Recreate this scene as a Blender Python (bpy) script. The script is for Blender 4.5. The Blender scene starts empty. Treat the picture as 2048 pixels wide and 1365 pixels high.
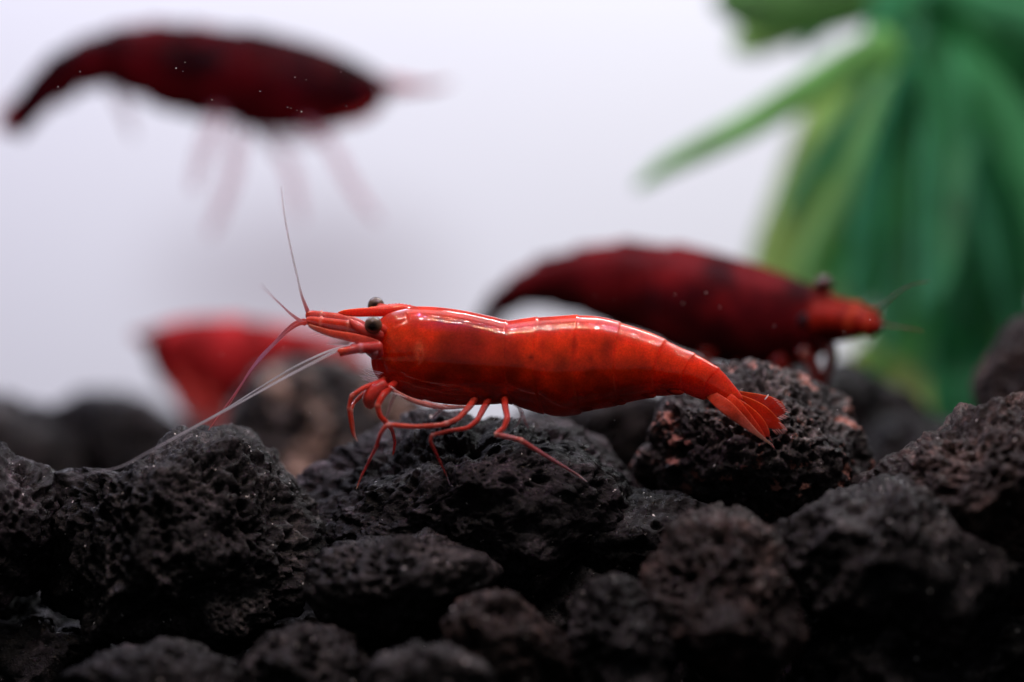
import bpy, bmesh, math, random
import numpy as np
from mathutils import Vector
from mathutils.bvhtree import BVHTree

# 1 Blender unit = 1 cm. The sharp plane is y = 0; the frame there is 5.12 cm wide.
SC = bpy.context.scene
COL = SC.collection
SC.unit_settings.scale_length = 0.01
D = 18.0
PX = 400.0

# ------------------------------------------------------------------ camera
cam_data = bpy.data.cameras.new("camera")
cam = bpy.data.objects.new("camera", cam_data)
COL.objects.link(cam)
cam.location = (0, -D, 0)
cam.rotation_euler = (math.radians(90), 0, 0)
cam_data.sensor_width = 36
cam_data.lens = 36 * D / 5.12
cam_data.clip_start = 0.5
cam_data.clip_end = 200
cam_data.dof.use_dof = True
cam_data.dof.focus_distance = D
cam_data.dof.aperture_fstop = cam_data.lens * 1e-3 / 0.88
SC.camera = cam

# ------------------------------------------------------------------ world
W = bpy.data.worlds.new("World")
SC.world = W
W.use_nodes = True
W.node_tree.nodes["Background"].inputs[0].default_value = (0.93, 0.93, 1.0, 1)
W.node_tree.nodes["Background"].inputs[1].default_value = 0.055
SC.view_settings.view_transform = 'Standard'
SC.view_settings.look = 'None'
SC.view_settings.exposure = 0
SC.view_settings.gamma = 1
SC.cycles.use_denoising = True
SC.cycles.max_bounces = 8
SC.cycles.sample_clamp_indirect = 4.0
SC.cycles.caustics_reflective = False
SC.cycles.caustics_refractive = False


# ------------------------------------------------------------------ lamps
def area(name, loc, target, size, size_y, power, color):
    l = bpy.data.lights.new(name, 'AREA')
    l.shape = 'RECTANGLE'
    l.size, l.size_y = size, size_y
    l.energy = power
    l.color = color
    o = bpy.data.objects.new(name, l)
    o.location = loc
    o.rotation_euler = (Vector(target) - Vector(loc)).to_track_quat('-Z', 'Y').to_euler()
    COL.objects.link(o)
    return o


# two rows of LEDs over the tank: broken lines of white, warm and magenta diodes
rl = random.Random(5)
LED = [(1.0, .93, .88), (1.0, .72, .50), (1.0, .95, 1.0), (1.0, .25, .80), (1.0, .60, .35), (.62, .35, 1.0)]
for row, y_ in ((0, -2.5), (1, -1.2)):
    for k in range(14):
        x = -3.3 + k * 0.52 + row * .22 + rl.uniform(-.10, .10)
        area("led_diode", (x, y_, 5.4), (x, y_ * .3, 0), 0.09, 0.06, 15.0 * rl.uniform(.6, 1.4), LED[(k * (2 + row * 3) + row) % 6])
area("overhead_fill", (0.4, 1.0, 5.9), (0.4, 0.4, 0), 8.0, 2.2, 85, (1.0, 0.95, 0.95))  # unseen soft fill, added for lost light and a pale band along the back
# tank lamp over the white back wall
area("back_wall_lamp_left", (-7, 6.5, 11.0), (-4.5, 15.5, 1.2), 9, 1.5, 1560, (0.81, 0.785, 1.0))
area("back_wall_lamp_right", (5, 6.5, 11.0), (2.5, 15.5, -0.5), 9, 1.5, 1680, (0.97, 0.985, 1.0))


REST = []                                           # trees of the stones limbs rest on


# ------------------------------------------------------------------ helpers
def at(px, py, y=0.0):
    k = (D + y) / D / PX
    return np.array([(px - 1024.0) * k, y, (682.5 - py) * k])


def tag(o, label=None, cat=None, group=None, kind=None):
    if label: o['label'] = label
    if cat: o['category'] = cat
    if group: o['group'] = group
    if kind: o['kind'] = kind
    return o


def empty(name, loc):
    o = bpy.data.objects.new(name, None)
    o.location = loc
    o.empty_display_size = 0.1
    COL.objects.link(o)
    return o


def root_loc(o):
    v = np.zeros(3)
    while o is not None:
        v = v + np.array(o.location[:])
        o = o.parent
    return v


def mk(name, verts, faces, mat, parent=None, origin=None, col=None, smooth=True):
    """verts in world space; the origin goes to the parent's place (or to origin)"""
    verts = np.asarray(verts, dtype=np.float64)
    off = root_loc(parent) if parent is not None else (np.array(origin) if origin is not None else np.zeros(3))
    me = bpy.data.meshes.new(name)
    v = (verts - off).astype(np.float32)
    if isinstance(faces, np.ndarray):
        nf, k = faces.shape
        me.vertices.add(len(v))
        me.vertices.foreach_set("co", v.ravel())
        me.loops.add(nf * k)
        me.loops.foreach_set("vertex_index", faces.astype(np.int32).ravel())
        me.polygons.add(nf)
        me.polygons.foreach_set("loop_start", np.arange(0, nf * k, k, dtype=np.int32))
        me.update(calc_edges=True)
    else:
        me.from_pydata([tuple(p) for p in v], [], faces)
        me.update()
    if smooth:
        me.polygons.foreach_set("use_smooth", np.ones(len(me.polygons), dtype=bool))
    if col is not None:
        c = np.ones((len(v), 4), dtype=np.float32)
        c[:, :3] = col
        a = me.color_attributes.new("pigment", 'FLOAT_COLOR', 'POINT')
        a.data.foreach_set("color", c.ravel())
    me.materials.append(mat)
    o = bpy.data.objects.new(name, me)
    if parent is not None:
        o.parent = parent
    elif origin is not None:
        o.location = origin
    COL.objects.link(o)
    return o


def catmull(P, n):
    """P (k, d) control values -> n samples, even in parameter"""
    P = np.asarray(P, float)
    k = len(P)
    Q = np.vstack([2 * P[0] - P[1], P, 2 * P[-1] - P[-2]])
    t = np.linspace(0, k - 1, n)
    i = np.minimum(t.astype(int), k - 2)
    f = (t - i)[:, None]
    p0, p1, p2, p3 = Q[i], Q[i + 1], Q[i + 2], Q[i + 3]
    return 0.5 * ((2 * p1) + (-p0 + p2) * f + (2 * p0 - 5 * p1 + 4 * p2 - p3) * f ** 2 + (-p0 + 3 * p1 - 3 * p2 + p3) * f ** 3), t


def ring_faces(n, k, base=0):
    i = np.arange(n - 1)[:, None]
    j = np.arange(k)[None, :]
    a = i * k + j
    b = i * k + (j + 1) % k
    return np.stack([a, b, b + k, a + k], axis=-1).reshape(-1, 4) + base


def loft_arrays(C, A, B, K, ex=1.0):
    """closed loft: centre C, half axes A and B, K points round; ends drawn to a point"""
    ph = np.linspace(0, 2 * math.pi, K, endpoint=False)
    c, s = np.cos(ph), np.sin(ph)
    c = np.sign(c) * np.abs(c) ** ex
    s = np.sign(s) * np.abs(s) ** ex
    V = C[:, None, :] + A[:, None, :] * c[None, :, None] + B[:, None, :] * s[None, :, None]
    return V.reshape(-1, 3), ring_faces(len(C), K)


def frames(C):
    T = np.gradient(C, axis=0)
    T /= np.linalg.norm(T, axis=1)[:, None] + 1e-12
    N = np.cross(T, np.array([0, 1.0, 0]))
    N /= np.linalg.norm(N, axis=1)[:, None] + 1e-9
    B = np.cross(T, N)
    return T, N, B


# ---- numpy noise
def _hash(ix, iy, iz, seed):
    h = (ix * 374761393 + iy * 668265263 + iz * 2147483647 + seed * 1274126177) & 0xFFFFFFFF
    h = ((h ^ (h >> 13)) * 1274126177) & 0xFFFFFFFF
    h = (h ^ (h >> 16)) & 0xFFFFFFFF
    h = (h * 2246822519) & 0xFFFFFFFF
    return (h ^ (h >> 15)) & 0xFFFFFFFF


def vnoise(P, seed):
    I = np.floor(P).astype(np.int64)
    F = P - I
    F = F * F * F * (F * (F * 6 - 15) + 10)
    out = 0
    for dx in (0, 1):
        wx = F[:, 0] if dx else 1 - F[:, 0]
        for dy in (0, 1):
            wy = F[:, 1] if dy else 1 - F[:, 1]
            for dz in (0, 1):
                wz = F[:, 2] if dz else 1 - F[:, 2]
                out = out + wx * wy * wz * (_hash(I[:, 0] + dx, I[:, 1] + dy, I[:, 2] + dz, seed) / 4294967295.0)
    return out * 2 - 1


def fbm(P, oct_, seed):
    o, a, t = 0, 1.0, 0
    for k in range(oct_):
        o = o + a * vnoise(P * 2.03 ** k + 17.3 * k, seed + k)
        t += a
        a *= 0.5
    return o / t


def pits(P, seed, fill=0.8):
    """hemispherical vesicles: -1 at the bottom of a pit, 0 outside"""
    I = np.floor(P).astype(np.int64)
    best = np.zeros(len(P))
    for dx in (-1, 0, 1):
        for dy in (-1, 0, 1):
            for dz in (-1, 0, 1):
                c = I + np.array([dx, dy, dz])
                rx = _hash(c[:, 0], c[:, 1], c[:, 2], seed) / 4294967295.0
                ry = _hash(c[:, 0], c[:, 1], c[:, 2], seed + 11) / 4294967295.0
                rz = _hash(c[:, 0], c[:, 1], c[:, 2], seed + 23) / 4294967295.0
                rr = _hash(c[:, 0], c[:, 1], c[:, 2], seed + 37) / 4294967295.0
                d = np.sqrt((c[:, 0] + rx - P[:, 0]) ** 2 + (c[:, 1] + ry - P[:, 1]) ** 2 + (c[:, 2] + rz - P[:, 2]) ** 2)
                r = np.where(rr < fill, 0.28 + 0.42 * rr, 0.01)
                q = np.clip(1 - (d / r) ** 2, 0, 1)
                best = np.minimum(best, -np.sqrt(q) * r * 1.7)
    return best


# ------------------------------------------------------------------ materials
def nodes(name):
    m = bpy.data.materials.new(name)
    m.use_nodes = True
    nt = m.node_tree
    return m, nt, nt.nodes["Principled BSDF"]


def N(nt, typ, **kw):
    n = nt.nodes.new(typ)
    for k, v in kw.items():
        setattr(n, k, v)
    return n


def ramp(nt, fac, stops):
    r = N(nt, 'ShaderNodeValToRGB')
    cr = r.color_ramp
    cr.elements[0].position, cr.elements[0].color = stops[0][0], (*stops[0][1], 1)
    cr.elements[1].position, cr.elements[1].color = stops[-1][0], (*stops[-1][1], 1)
    for p, c in stops[1:-1]:
        e = cr.elements.new(p)
        e.color = (*c, 1)
    nt.links.new(fac, r.inputs[0])
    return r


def noise(nt, scale, detail=4, rough=0.6, off=(0, 0, 0)):
    tc = N(nt, 'ShaderNodeTexCoord')
    mp = N(nt, 'ShaderNodeMapping')
    mp.inputs['Location'].default_value = off
    nt.links.new(tc.outputs['Object'], mp.inputs[0])
    n = N(nt, 'ShaderNodeTexNoise')
    n.inputs['Scale'].default_value = scale
    n.inputs['Detail'].default_value = detail
    n.inputs['Roughness'].default_value = rough
    nt.links.new(mp.outputs[0], n.inputs[0])
    return n


def mixc(nt, fac, a, b, mode='MIX'):
    m = N(nt, 'ShaderNodeMix', data_type='RGBA', blend_type=mode)
    for sock, v in ((m.inputs[0], fac), (m.inputs[6], a), (m.inputs[7], b)):
        if isinstance(v, (int, float)):
            sock.default_value = v
        elif isinstance(v, tuple):
            sock.default_value = (*v, 1)
        else:
            nt.links.new(v, sock)
    return m.outputs[2]


def rock_material(name, dark, mid, light, patch=None, seed=0.0, grain=1.0):
    """dark basalt with dusty and rusty grains, and glints painted as pale specks"""
    m, nt, b = nodes(name)
    dark, mid, light = [tuple(v * q for v in c3) for c3, q in ((dark, .6), (mid, .72), (light, 1.6))]
    n1 = noise(nt, 4, 6, .72, (seed, 0, 0))
    c = ramp(nt, n1.outputs[0], [(.38, dark), (.52, mid), (.66, light)]).outputs[0]
    n2 = noise(nt, 42 * grain, 3, .6, (0, seed, 0))
    g = ramp(nt, n2.outputs[0], [(.32, (.35, .35, .35)), (.55, (1.0, 1.0, 1.0)), (.72, (2.6, 2.5, 2.5))]).outputs[0]
    c = mixc(nt, 1.0, c, g, 'MULTIPLY')
    # glints painted into the colour as pale jagged specks
    tc = N(nt, 'ShaderNodeTexCoord')
    vo = N(nt, 'ShaderNodeTexVoronoi')
    vo.inputs['Scale'].default_value = 26
    jag = noise(nt, 60, 2, .6)
    vw = N(nt, 'ShaderNodeVectorMath', operation='MULTIPLY_ADD')
    nt.links.new(jag.outputs[1], vw.inputs[0])
    vw.inputs[1].default_value = (.035, .035, .035)
    nt.links.new(tc.outputs['Object'], vw.inputs[2])
    nt.links.new(vw.outputs[0], vo.inputs['Vector'])
    sx = N(nt, 'ShaderNodeSeparateColor')
    nt.links.new(vo.outputs['Color'], sx.inputs[0])
    lim = N(nt, 'ShaderNodeMath', operation='MULTIPLY_ADD')      # only some cells hold a glint
    nt.links.new(sx.outputs[0], lim.inputs[0])
    lim.inputs[1].default_value = 0.9
    lim.inputs[2].default_value = -0.71
    les = N(nt, 'ShaderNodeMath', operation='LESS_THAN')
    nt.links.new(vo.outputs['Distance'], les.inputs[0])
    nt.links.new(lim.outputs[0], les.inputs[1])
    c = mixc(nt, les.outputs[0], c, (.72, .70, .68))
    if patch:
        pc, lo, hi, sc = patch
        n4 = noise(nt, sc, 5, .7, (seed * 2, 3, seed))
        f = ramp(nt, n4.outputs[0], [(lo, (0, 0, 0)), (hi, (1, 1, 1))]).outputs[0]
        c = mixc(nt, f, c, pc)
    nt.links.new(c, b.inputs['Base Color'])
    r = ramp(nt, noise(nt, 30 * grain, 2, .5, (1, 2, seed)).outputs[0], [(.35, (.20,) * 3), (.6, (.65,) * 3)]).outputs[0]
    nt.links.new(r, b.inputs['Roughness'])
    b.inputs['Specular IOR Level'].default_value = 0.22
    bp = N(nt, 'ShaderNodeBump')
    bp.inputs['Strength'].default_value = 0.9
    bp.inputs['Distance'].default_value = 0.012
    n5 = noise(nt, 60 * grain, 4, .7, (0, 0, seed))
    nt.links.new(n5.outputs[0], bp.inputs['Height'])
    nt.links.new(bp.outputs[0], b.inputs['Normal'])
    return m


def shell_material(name, sss=0.7, rough=0.3, radius=(0.30, 0.035, 0.012), scale=1.0, mottle=0.35, alpha=1.0, trans=0.0, bump=0.045, coat=1.0, spec=0.06):
    m, nt, b = nodes(name)
    a = N(nt, 'ShaderNodeAttribute', attribute_name='pigment')
    n1 = noise(nt, 9, 5, .65)
    g = ramp(nt, n1.outputs[0], [(.3, (1 - mottle,) * 3), (.7, (1 + mottle * .5,) * 3)]).outputs[0]
    c = mixc(nt, 1.0, a.outputs['Color'], g, 'MULTIPLY')
    n2 = noise(nt, 120, 2, .5)                      # pigment cells
    g2 = ramp(nt, n2.outputs[0], [(.35, (.82,) * 3), (.65, (1.12,) * 3)]).outputs[0]
    c = mixc(nt, 1.0, c, g2, 'MULTIPLY')
    nt.links.new(c, b.inputs['Base Color'])
    b.inputs['Subsurface Weight'].default_value = sss
    b.inputs['Subsurface Radius'].default_value = radius
    b.inputs['Subsurface Scale'].default_value = scale
    b.inputs['Roughness'].default_value = rough
    b.inputs['Specular IOR Level'].default_value = spec
    b.inputs['Coat Weight'].default_value = coat
    b.inputs['Coat Roughness'].default_value = 0.035
    b.inputs['Coat IOR'].default_value = 1.65
    b.inputs['Transmission Weight'].default_value = trans
    b.inputs['Alpha'].default_value = alpha
    bp = N(nt, 'ShaderNodeBump')
    bp.inputs['Strength'].default_value = bump
    bp.inputs['Distance'].default_value = 0.02
    nt.links.new(noise(nt, 24, 4, .62, (3, 1, 0)).outputs[0], bp.inputs['Height'])
    nt.links.new(bp.outputs[0], b.inputs['Normal'])
    nt.links.new(bp.outputs[0], b.inputs['Coat Normal'])
    return m


M_SHELL = shell_material("red_shrimp_shell", 0.85, 0.4, (0.40, 0.022, 0.004))
M_LIMB = shell_material("red_shrimp_limb", 0.3, 0.3, (0.12, 0.03, 0.02), alpha=0.8, mottle=.35, coat=.6)
M_FIN = shell_material("red_tail_fin", 0.2, 0.4, (0.1, 0.02, 0.01), alpha=0.76, mottle=.4, coat=.03)
M_HAIR = shell_material("clear_antenna", 0.0, 0.3, mottle=.1, coat=.3)
nt = M_HAIR.node_tree
tl = N(nt, 'ShaderNodeBsdfTranslucent')
gm = N(nt, 'ShaderNodeGamma')
gm.inputs[1].default_value = 0.5
at_ = [n for n in nt.nodes if n.type == 'ATTRIBUTE'][0]
nt.links.new(at_.outputs['Color'], gm.inputs[0])
nt.links.new(gm.outputs[0], tl.inputs[0])
mx = N(nt, 'ShaderNodeMixShader')
mx.inputs[0].default_value = .75
nt.links.new(nt.nodes["Principled BSDF"].outputs[0], mx.inputs[1])
nt.links.new(tl.outputs[0], mx.inputs[2])
nt.links.new(mx.outputs[0], nt.nodes["Material Output"].inputs[0])
M_DARK = shell_material("maroon_shrimp_shell", 0.12, 0.45, (0.12, 0.01, 0.008), mottle=.5, coat=0, spec=.04)
M_PALE = shell_material("pale_pink_limb", 0.2, 0.4, (0.1, 0.04, 0.04), alpha=0.32, coat=.1)
M_EYE = shell_material("shrimp_eye", 0.0, 0.25, mottle=.15, bump=0, coat=.5, spec=.2)


def leaf_material():
    m, nt, b = nodes("plastic_plant_leaf")
    out = nt.nodes["Material Output"]
    a = N(nt, 'ShaderNodeAttribute', attribute_name='pigment')
    n1 = noise(nt, 3.0, 4, .6)
    g = ramp(nt, n1.outputs[0], [(.3, (.65,) * 3), (.7, (1.5,) * 3)]).outputs[0]
    c = mixc(nt, 1.0, a.outputs['Color'], g, 'MULTIPLY')
    nt.links.new(c, b.inputs['Base Color'])
    b.inputs['Roughness'].default_value = 0.35
    t = N(nt, 'ShaderNodeBsdfTranslucent')
    gm = N(nt, 'ShaderNodeGamma')
    gm.inputs[1].default_value = 0.38
    nt.links.new(c, gm.inputs[0])
    nt.links.new(gm.outputs[0], t.inputs[0])
    mx = N(nt, 'ShaderNodeMixShader')
    mx.inputs[0].default_value = 0.85
    nt.links.new(b.outputs[0], mx.inputs[1])
    nt.links.new(t.outputs[0], mx.inputs[2])
    nt.links.new(mx.outputs[0], out.inputs[0])
    return m


M_LEAF = leaf_material()

# ------------------------------------------------------------------ setting
# white back wall of the tank, with a soft grey oval left of centre
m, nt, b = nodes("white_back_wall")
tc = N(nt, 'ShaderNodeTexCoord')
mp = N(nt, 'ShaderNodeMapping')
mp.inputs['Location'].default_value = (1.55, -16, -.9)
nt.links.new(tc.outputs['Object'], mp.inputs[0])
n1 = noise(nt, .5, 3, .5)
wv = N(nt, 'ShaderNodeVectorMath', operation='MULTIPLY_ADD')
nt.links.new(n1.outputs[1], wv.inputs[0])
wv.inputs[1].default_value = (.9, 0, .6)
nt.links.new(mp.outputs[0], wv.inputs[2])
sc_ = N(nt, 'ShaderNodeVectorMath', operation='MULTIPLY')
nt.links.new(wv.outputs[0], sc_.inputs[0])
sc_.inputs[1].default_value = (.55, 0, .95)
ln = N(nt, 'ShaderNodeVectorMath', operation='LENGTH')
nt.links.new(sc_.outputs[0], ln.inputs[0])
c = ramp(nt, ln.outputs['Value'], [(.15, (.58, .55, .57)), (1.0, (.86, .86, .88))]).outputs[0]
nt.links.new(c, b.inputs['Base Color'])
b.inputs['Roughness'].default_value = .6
YB = 16.0
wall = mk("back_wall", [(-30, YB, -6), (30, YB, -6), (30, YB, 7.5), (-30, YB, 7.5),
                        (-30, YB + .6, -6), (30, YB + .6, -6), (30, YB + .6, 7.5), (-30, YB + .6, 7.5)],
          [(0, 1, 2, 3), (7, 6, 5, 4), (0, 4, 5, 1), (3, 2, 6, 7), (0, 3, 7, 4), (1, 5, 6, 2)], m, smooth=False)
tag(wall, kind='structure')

# dark bed of fine gravel
m, nt, b = nodes("black_tank_bed")
n1 = noise(nt, 14, 5, .7)
c = ramp(nt, n1.outputs[0], [(.35, (.002, .002, .002)), (.7, (.006, .0055, .006))]).outputs[0]
nt.links.new(c, b.inputs['Base Color'])
b.inputs['Roughness'].default_value = .9
b.inputs['Specular IOR Level'].default_value = 0.0
nx, ny = 120, 120
X, Y = np.meshgrid(np.linspace(-22, 22, nx), np.linspace(-7, YB, ny))
P = np.stack([X.ravel(), Y.ravel(), np.zeros(nx * ny)], 1)
P[:, 2] = -2.35 + np.clip(P[:, 1] + 1, 0, 5) * 0.12 + 0.12 * fbm(P * 1.3, 4, 3)
j = np.arange(ny - 1)[:, None] * nx + np.arange(nx - 1)[None, :]
F = np.stack([j, j + 1, j + 1 + nx, j + nx], -1).reshape(-1, 4)
bed = mk("tank_bed", P, F, m)
tag(bed, kind='structure')

# ------------------------------------------------------------------ lava rocks
ICO = {}


def ico(level):
    if level not in ICO:
        bm = bmesh.new()
        bmesh.ops.create_icosphere(bm, subdivisions=level, radius=1)
        me = bpy.data.meshes.new("sphere_source")
        bm.to_mesh(me)
        bm.free()
        v = np.empty(len(me.vertices) * 3)
        me.vertices.foreach_get("co", v)
        f = np.empty(len(me.polygons) * 3, dtype=np.int32)
        me.polygons.foreach_get("vertices", f) if False else me.loops.foreach_get("vertex_index", f)
        ICO[level] = (v.reshape(-1, 3), f.reshape(-1, 3))
        bpy.data.meshes.remove(me)
    return ICO[level]


def rock(label, outline, centre, y, depth, level, seed, mat, big=9.0, small=24.0, pit=1.0, lump=0.085, group="porous lava rocks on the tank bed", ex=0.8, shear=0.0):
    """outline: silhouette in photo pixels at depth y; depth: half depth in cm"""
    V, F = ico(level)
    k = (D + y) / D / PX
    O = np.array(outline, float)
    dx, dz = (O[:, 0] - centre[0]) * k, -(O[:, 1] - centre[1]) * k
    th, r = np.arctan2(dz, dx), np.hypot(dx, dz)
    o = np.argsort(th)
    th, r = th[o], r[o]
    T = np.linspace(-math.pi, math.pi, 361)
    R = np.interp(T, np.concatenate([th - 2 * math.pi, th, th + 2 * math.pi]), np.concatenate([r, r, r]))
    ker = np.hanning(9); ker /= ker.sum()
    R = np.convolve(np.concatenate([R[-5:-1], R, R[1:5]]), ker, 'valid')[:361]
    t = np.arctan2(V[:, 2], V[:, 0])
    Rv = np.interp(t, T, R)
    Rv = Rv * 1.01 + .018
    p = np.hypot(V[:, 0], V[:, 2])
    pe = p ** ex
    ye = np.sign(V[:, 1]) * np.abs(V[:, 1]) ** ex
    Pn = np.stack([np.cos(t) * Rv * pe, ye * depth, np.sin(t) * Rv * pe], 1)
    rc = np.random.RandomState(seed)
    for _ in range(9):                              # broken facets facing the front and the top
        q = np.array([rc.uniform(-.8, .8), -rc.uniform(.5, 1), rc.uniform(-.6, .8)])
        q /= np.linalg.norm(q)
        ext = (Pn @ q).max()
        over = np.maximum(Pn @ q - ext * rc.uniform(.74, .9), 0)
        Pn = Pn - over[:, None] * q[None, :] * .85
    Pn[:, 1] += shear * Pn[:, 2]
    n = np.stack([V[:, 0] * p * 0 + V[:, 0] / np.maximum(R.mean(), .1), V[:, 1] / depth, V[:, 2] / np.maximum(R.mean(), .1)], 1)
    n /= np.linalg.norm(n, axis=1)[:, None]
    size = R.mean()
    Q = Pn + seed * 3.7
    disp = lump * size * 2.0 * fbm(Q * 1.6 / size, 3, seed)
    disp += 0.13 * min(size, 1.1) * fbm(Q * 4.5, 4, seed + 5)
    disp -= 0.05 * min(size, 1.1) * np.abs(fbm(Q * 3.2, 3, seed + 15)) * 2
    wq = Q + 0.06 * np.stack([fbm(Q * 7, 2, seed + 60), fbm(Q * 7, 2, seed + 61), fbm(Q * 7, 2, seed + 62)], 1)
    mask = np.clip(0.55 + 2.2 * fbm(Q * 2.8, 3, seed + 9), 0.0, 1.3)
    mask2 = np.clip(0.55 + 2.4 * fbm(Q * 3.5, 3, seed + 19), 0.08, 1.15)
    disp += pit * mask * pits(wq * big, seed, .6) / big * 0.7
    disp += pit * mask2 * pits(Q * small, seed + 3, .9) / small * 1.35
    if level >= 7:
        disp += pit * pits(Q * small * 2.1, seed + 4, .8) / small * 0.45
    disp += 0.016 * fbm(Q * 22, 4, seed + 7)
    Pn = Pn + n * disp[:, None]
    c = at(centre[0], centre[1], y)
    if "middle legs" in label or "antennae" in label or "under the red shrimp's tail" in label:
        Vl, Fl = (Pn + c), F
        REST.append(BVHTree.FromPolygons(Vl.tolist(), Fl.tolist()))
    ob = mk("lava_rock", Pn + c, F, mat, origin=c)
    tag(ob, label, "rock", group)
    return ob


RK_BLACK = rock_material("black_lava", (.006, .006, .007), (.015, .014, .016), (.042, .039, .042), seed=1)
RK_GREY = rock_material("grey_lava", (.009, .009, .010), (.026, .024, .026), (.062, .056, .056), seed=4)
RK_BROWN = rock_material("brown_lava", (.013, .009, .009), (.036, .025, .024), (.080, .053, .047), seed=7)
RK_PINK = rock_material("salmon_patched_lava", (.018, .017, .018), (.062, .056, .058), (.12, .105, .10),
                        patch=((.44, .20, .16), .575, .62, 7.5), seed=2.3)
RK_PEACH = rock_material("peach_patched_lava", (.02, .02, .022), (.05, .047, .048), (.09, .08, .08),
                         patch=((.50, .36, .29), .55, .66, 2.6), seed=5.1)
RK_PURPLE = rock_material("dusky_lava", (.008, .007, .009), (.024, .021, .025), (.066, .056, .064), seed=9)

rock("broad charcoal lava rock on the left under the tips of the white antennae",
     [(85, 1040), (110, 975), (160, 950), (230, 938), (290, 918), (360, 880), (420, 872), (480, 882), (540, 915), (560, 950), (600, 1000),
      (635, 1070), (640, 1140), (600, 1220), (480, 1280), (300, 1290), (150, 1230), (75, 1130)],
     (360, 1090), 0.15, .62, 7, 11, RK_GREY, 7, 20)
rock("small dark lava rock with glassy glints cut by the left edge, beside the broad rock",
     [(-130, 1000), (-60, 915), (0, 903), (60, 925), (100, 975), (108, 1060), (95, 1150), (30, 1190), (-80, 1180), (-140, 1100)],
     (-10, 1050), 0.1, .4, 6, 23, RK_PURPLE, 9, 24)
rock("jagged black lava rock that the red shrimp's front and middle legs stand on",
     [(585, 985), (610, 950), (680, 915), (735, 865), (790, 832), (850, 828), (900, 845), (960, 862), (1040, 850), (1120, 865), (1190, 890), (1250, 935),
      (1292, 1010), (1290, 1090), (1210, 1150), (1050, 1180), (850, 1170), (680, 1120), (600, 1060)],
     (930, 1010), 0.42, .72, 7, 31, RK_PURPLE, 8, 22, shear=0.25)
rock("knobbly lava rock with a tan crest, low in front of the leg rock",
     [(618, 1140), (650, 1105), (720, 1095), (770, 1080), (830, 1073), (900, 1088), (960, 1105), (1000, 1145), (960, 1180), (900, 1200), (830, 1250),
      (740, 1285), (660, 1250), (615, 1190)],
     (790, 1160), -0.3, .38, 6, 43, RK_GREY, 9, 24)
rock("square lava rock with salmon pink patches under the red shrimp's tail",
     [(1275, 960), (1290, 900), (1320, 850), (1325, 795), (1370, 765), (1430, 740), (1480, 727), (1560, 745), (1640, 768), (1690, 800), (1705, 870), (1730, 960),
      (1690, 1010), (1620, 1050), (1540, 1060), (1440, 1040), (1330, 1030), (1280, 1000)],
     (1500, 900), 0.62, .55, 7, 57, RK_PINK, 10, 25, pit=1.15, lump=.03)
rock("large reddish brown lava rock sloping up to the right edge",
     [(1720, 1000), (1780, 940), (1840, 890), (1900, 855), (1980, 815), (2060, 800), (2200, 800), (2300, 920), (2300, 1100), (2150, 1220), (1960, 1230),
      (1800, 1180), (1700, 1090)],
     (1980, 1010), -0.05, .6, 7, 61, RK_BROWN, 8, 22)
rock("long low grey lava rock in front of the big brown slope",
     [(1535, 1070), (1590, 1025), (1660, 1000), (1740, 975), (1800, 975), (1880, 1010), (1960, 1080), (2040, 1130), (2050, 1200), (1930, 1260), (1750, 1250), (1600, 1200), (1525, 1140)],
     (1770, 1115), -0.45, .5, 6, 73, RK_GREY, 9, 21)
rock("upright brown pitted lava rock right of centre near the bottom",
     [(1305, 1140), (1330, 1080), (1390, 1025), (1450, 1010), (1510, 1035), (1550, 1080), (1570, 1150), (1600, 1230), (1590, 1330), (1500, 1380), (1400, 1350),
      (1320, 1270), (1300, 1200)],
     (1440, 1190), -0.6, .42, 6, 87, RK_BROWN, 9, 20)
rock("rounded black lava rock at the bottom, left of the upright brown one",
     [(1135, 1270), (1150, 1215), (1200, 1175), (1250, 1168), (1300, 1195), (1335, 1250), (1340, 1340), (1300, 1420), (1180, 1420), (1130, 1340)],
     (1235, 1290), -0.65, .36, 6, 91, RK_BLACK, 10, 22)
rock("dusty mauve lava rock leaning at the bottom centre",
     [(892, 1230), (920, 1195), (980, 1187), (1040, 1205), (1090, 1240), (1120, 1290), (1150, 1370), (1120, 1450), (1000, 1470), (920, 1400), (900, 1310)],
     (1010, 1310), -0.65, .38, 6, 103, RK_BROWN, 9, 21)
rock("grey lava rock cut by the bottom edge, below the knobbly tan crested one",
     [(488, 1340), (510, 1295), (560, 1258), (620, 1250), (680, 1270), (720, 1310), (725, 1390), (650, 1450), (540, 1450), (490, 1400)],
     (605, 1350), -0.6, .34, 6, 117, RK_GREY, 10, 24)
rock("almost black lava rock low in the bottom left corner",
     [(130, 1360), (180, 1320), (280, 1305), (400, 1315), (480, 1350), (470, 1440), (300, 1480), (150, 1450)],
     (310, 1390), -0.7, .4, 6, 121, RK_BLACK, 9, 22)
rock("dark lava rock peeping out below the dusty mauve one",
     [(735, 1350), (790, 1310), (860, 1295), (930, 1310), (980, 1350), (970, 1440), (850, 1470), (750, 1430)],
     (860, 1385), -1.0, .3, 6, 133, RK_GREY, 9, 22)
rock("deeply shaded lava rock in the bottom right corner",
     [(1600, 1290), (1680, 1230), (1800, 1205), (1950, 1210), (2080, 1240), (2150, 1330), (2100, 1450), (1850, 1500), (1650, 1450)],
     (1870, 1350), -0.3, .5, 6, 141, RK_BLACK, 9, 22)
rock("dark brown lava rock standing behind the big brown slope at the right edge",
     [(1968, 800), (1975, 730), (2000, 690), (2050, 640), (2130, 620), (2200, 700), (2200, 850), (2080, 900), (1990, 860)],
     (2080, 765), 1.6, .5, 6, 153, RK_BROWN, 8, 20)
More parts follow.
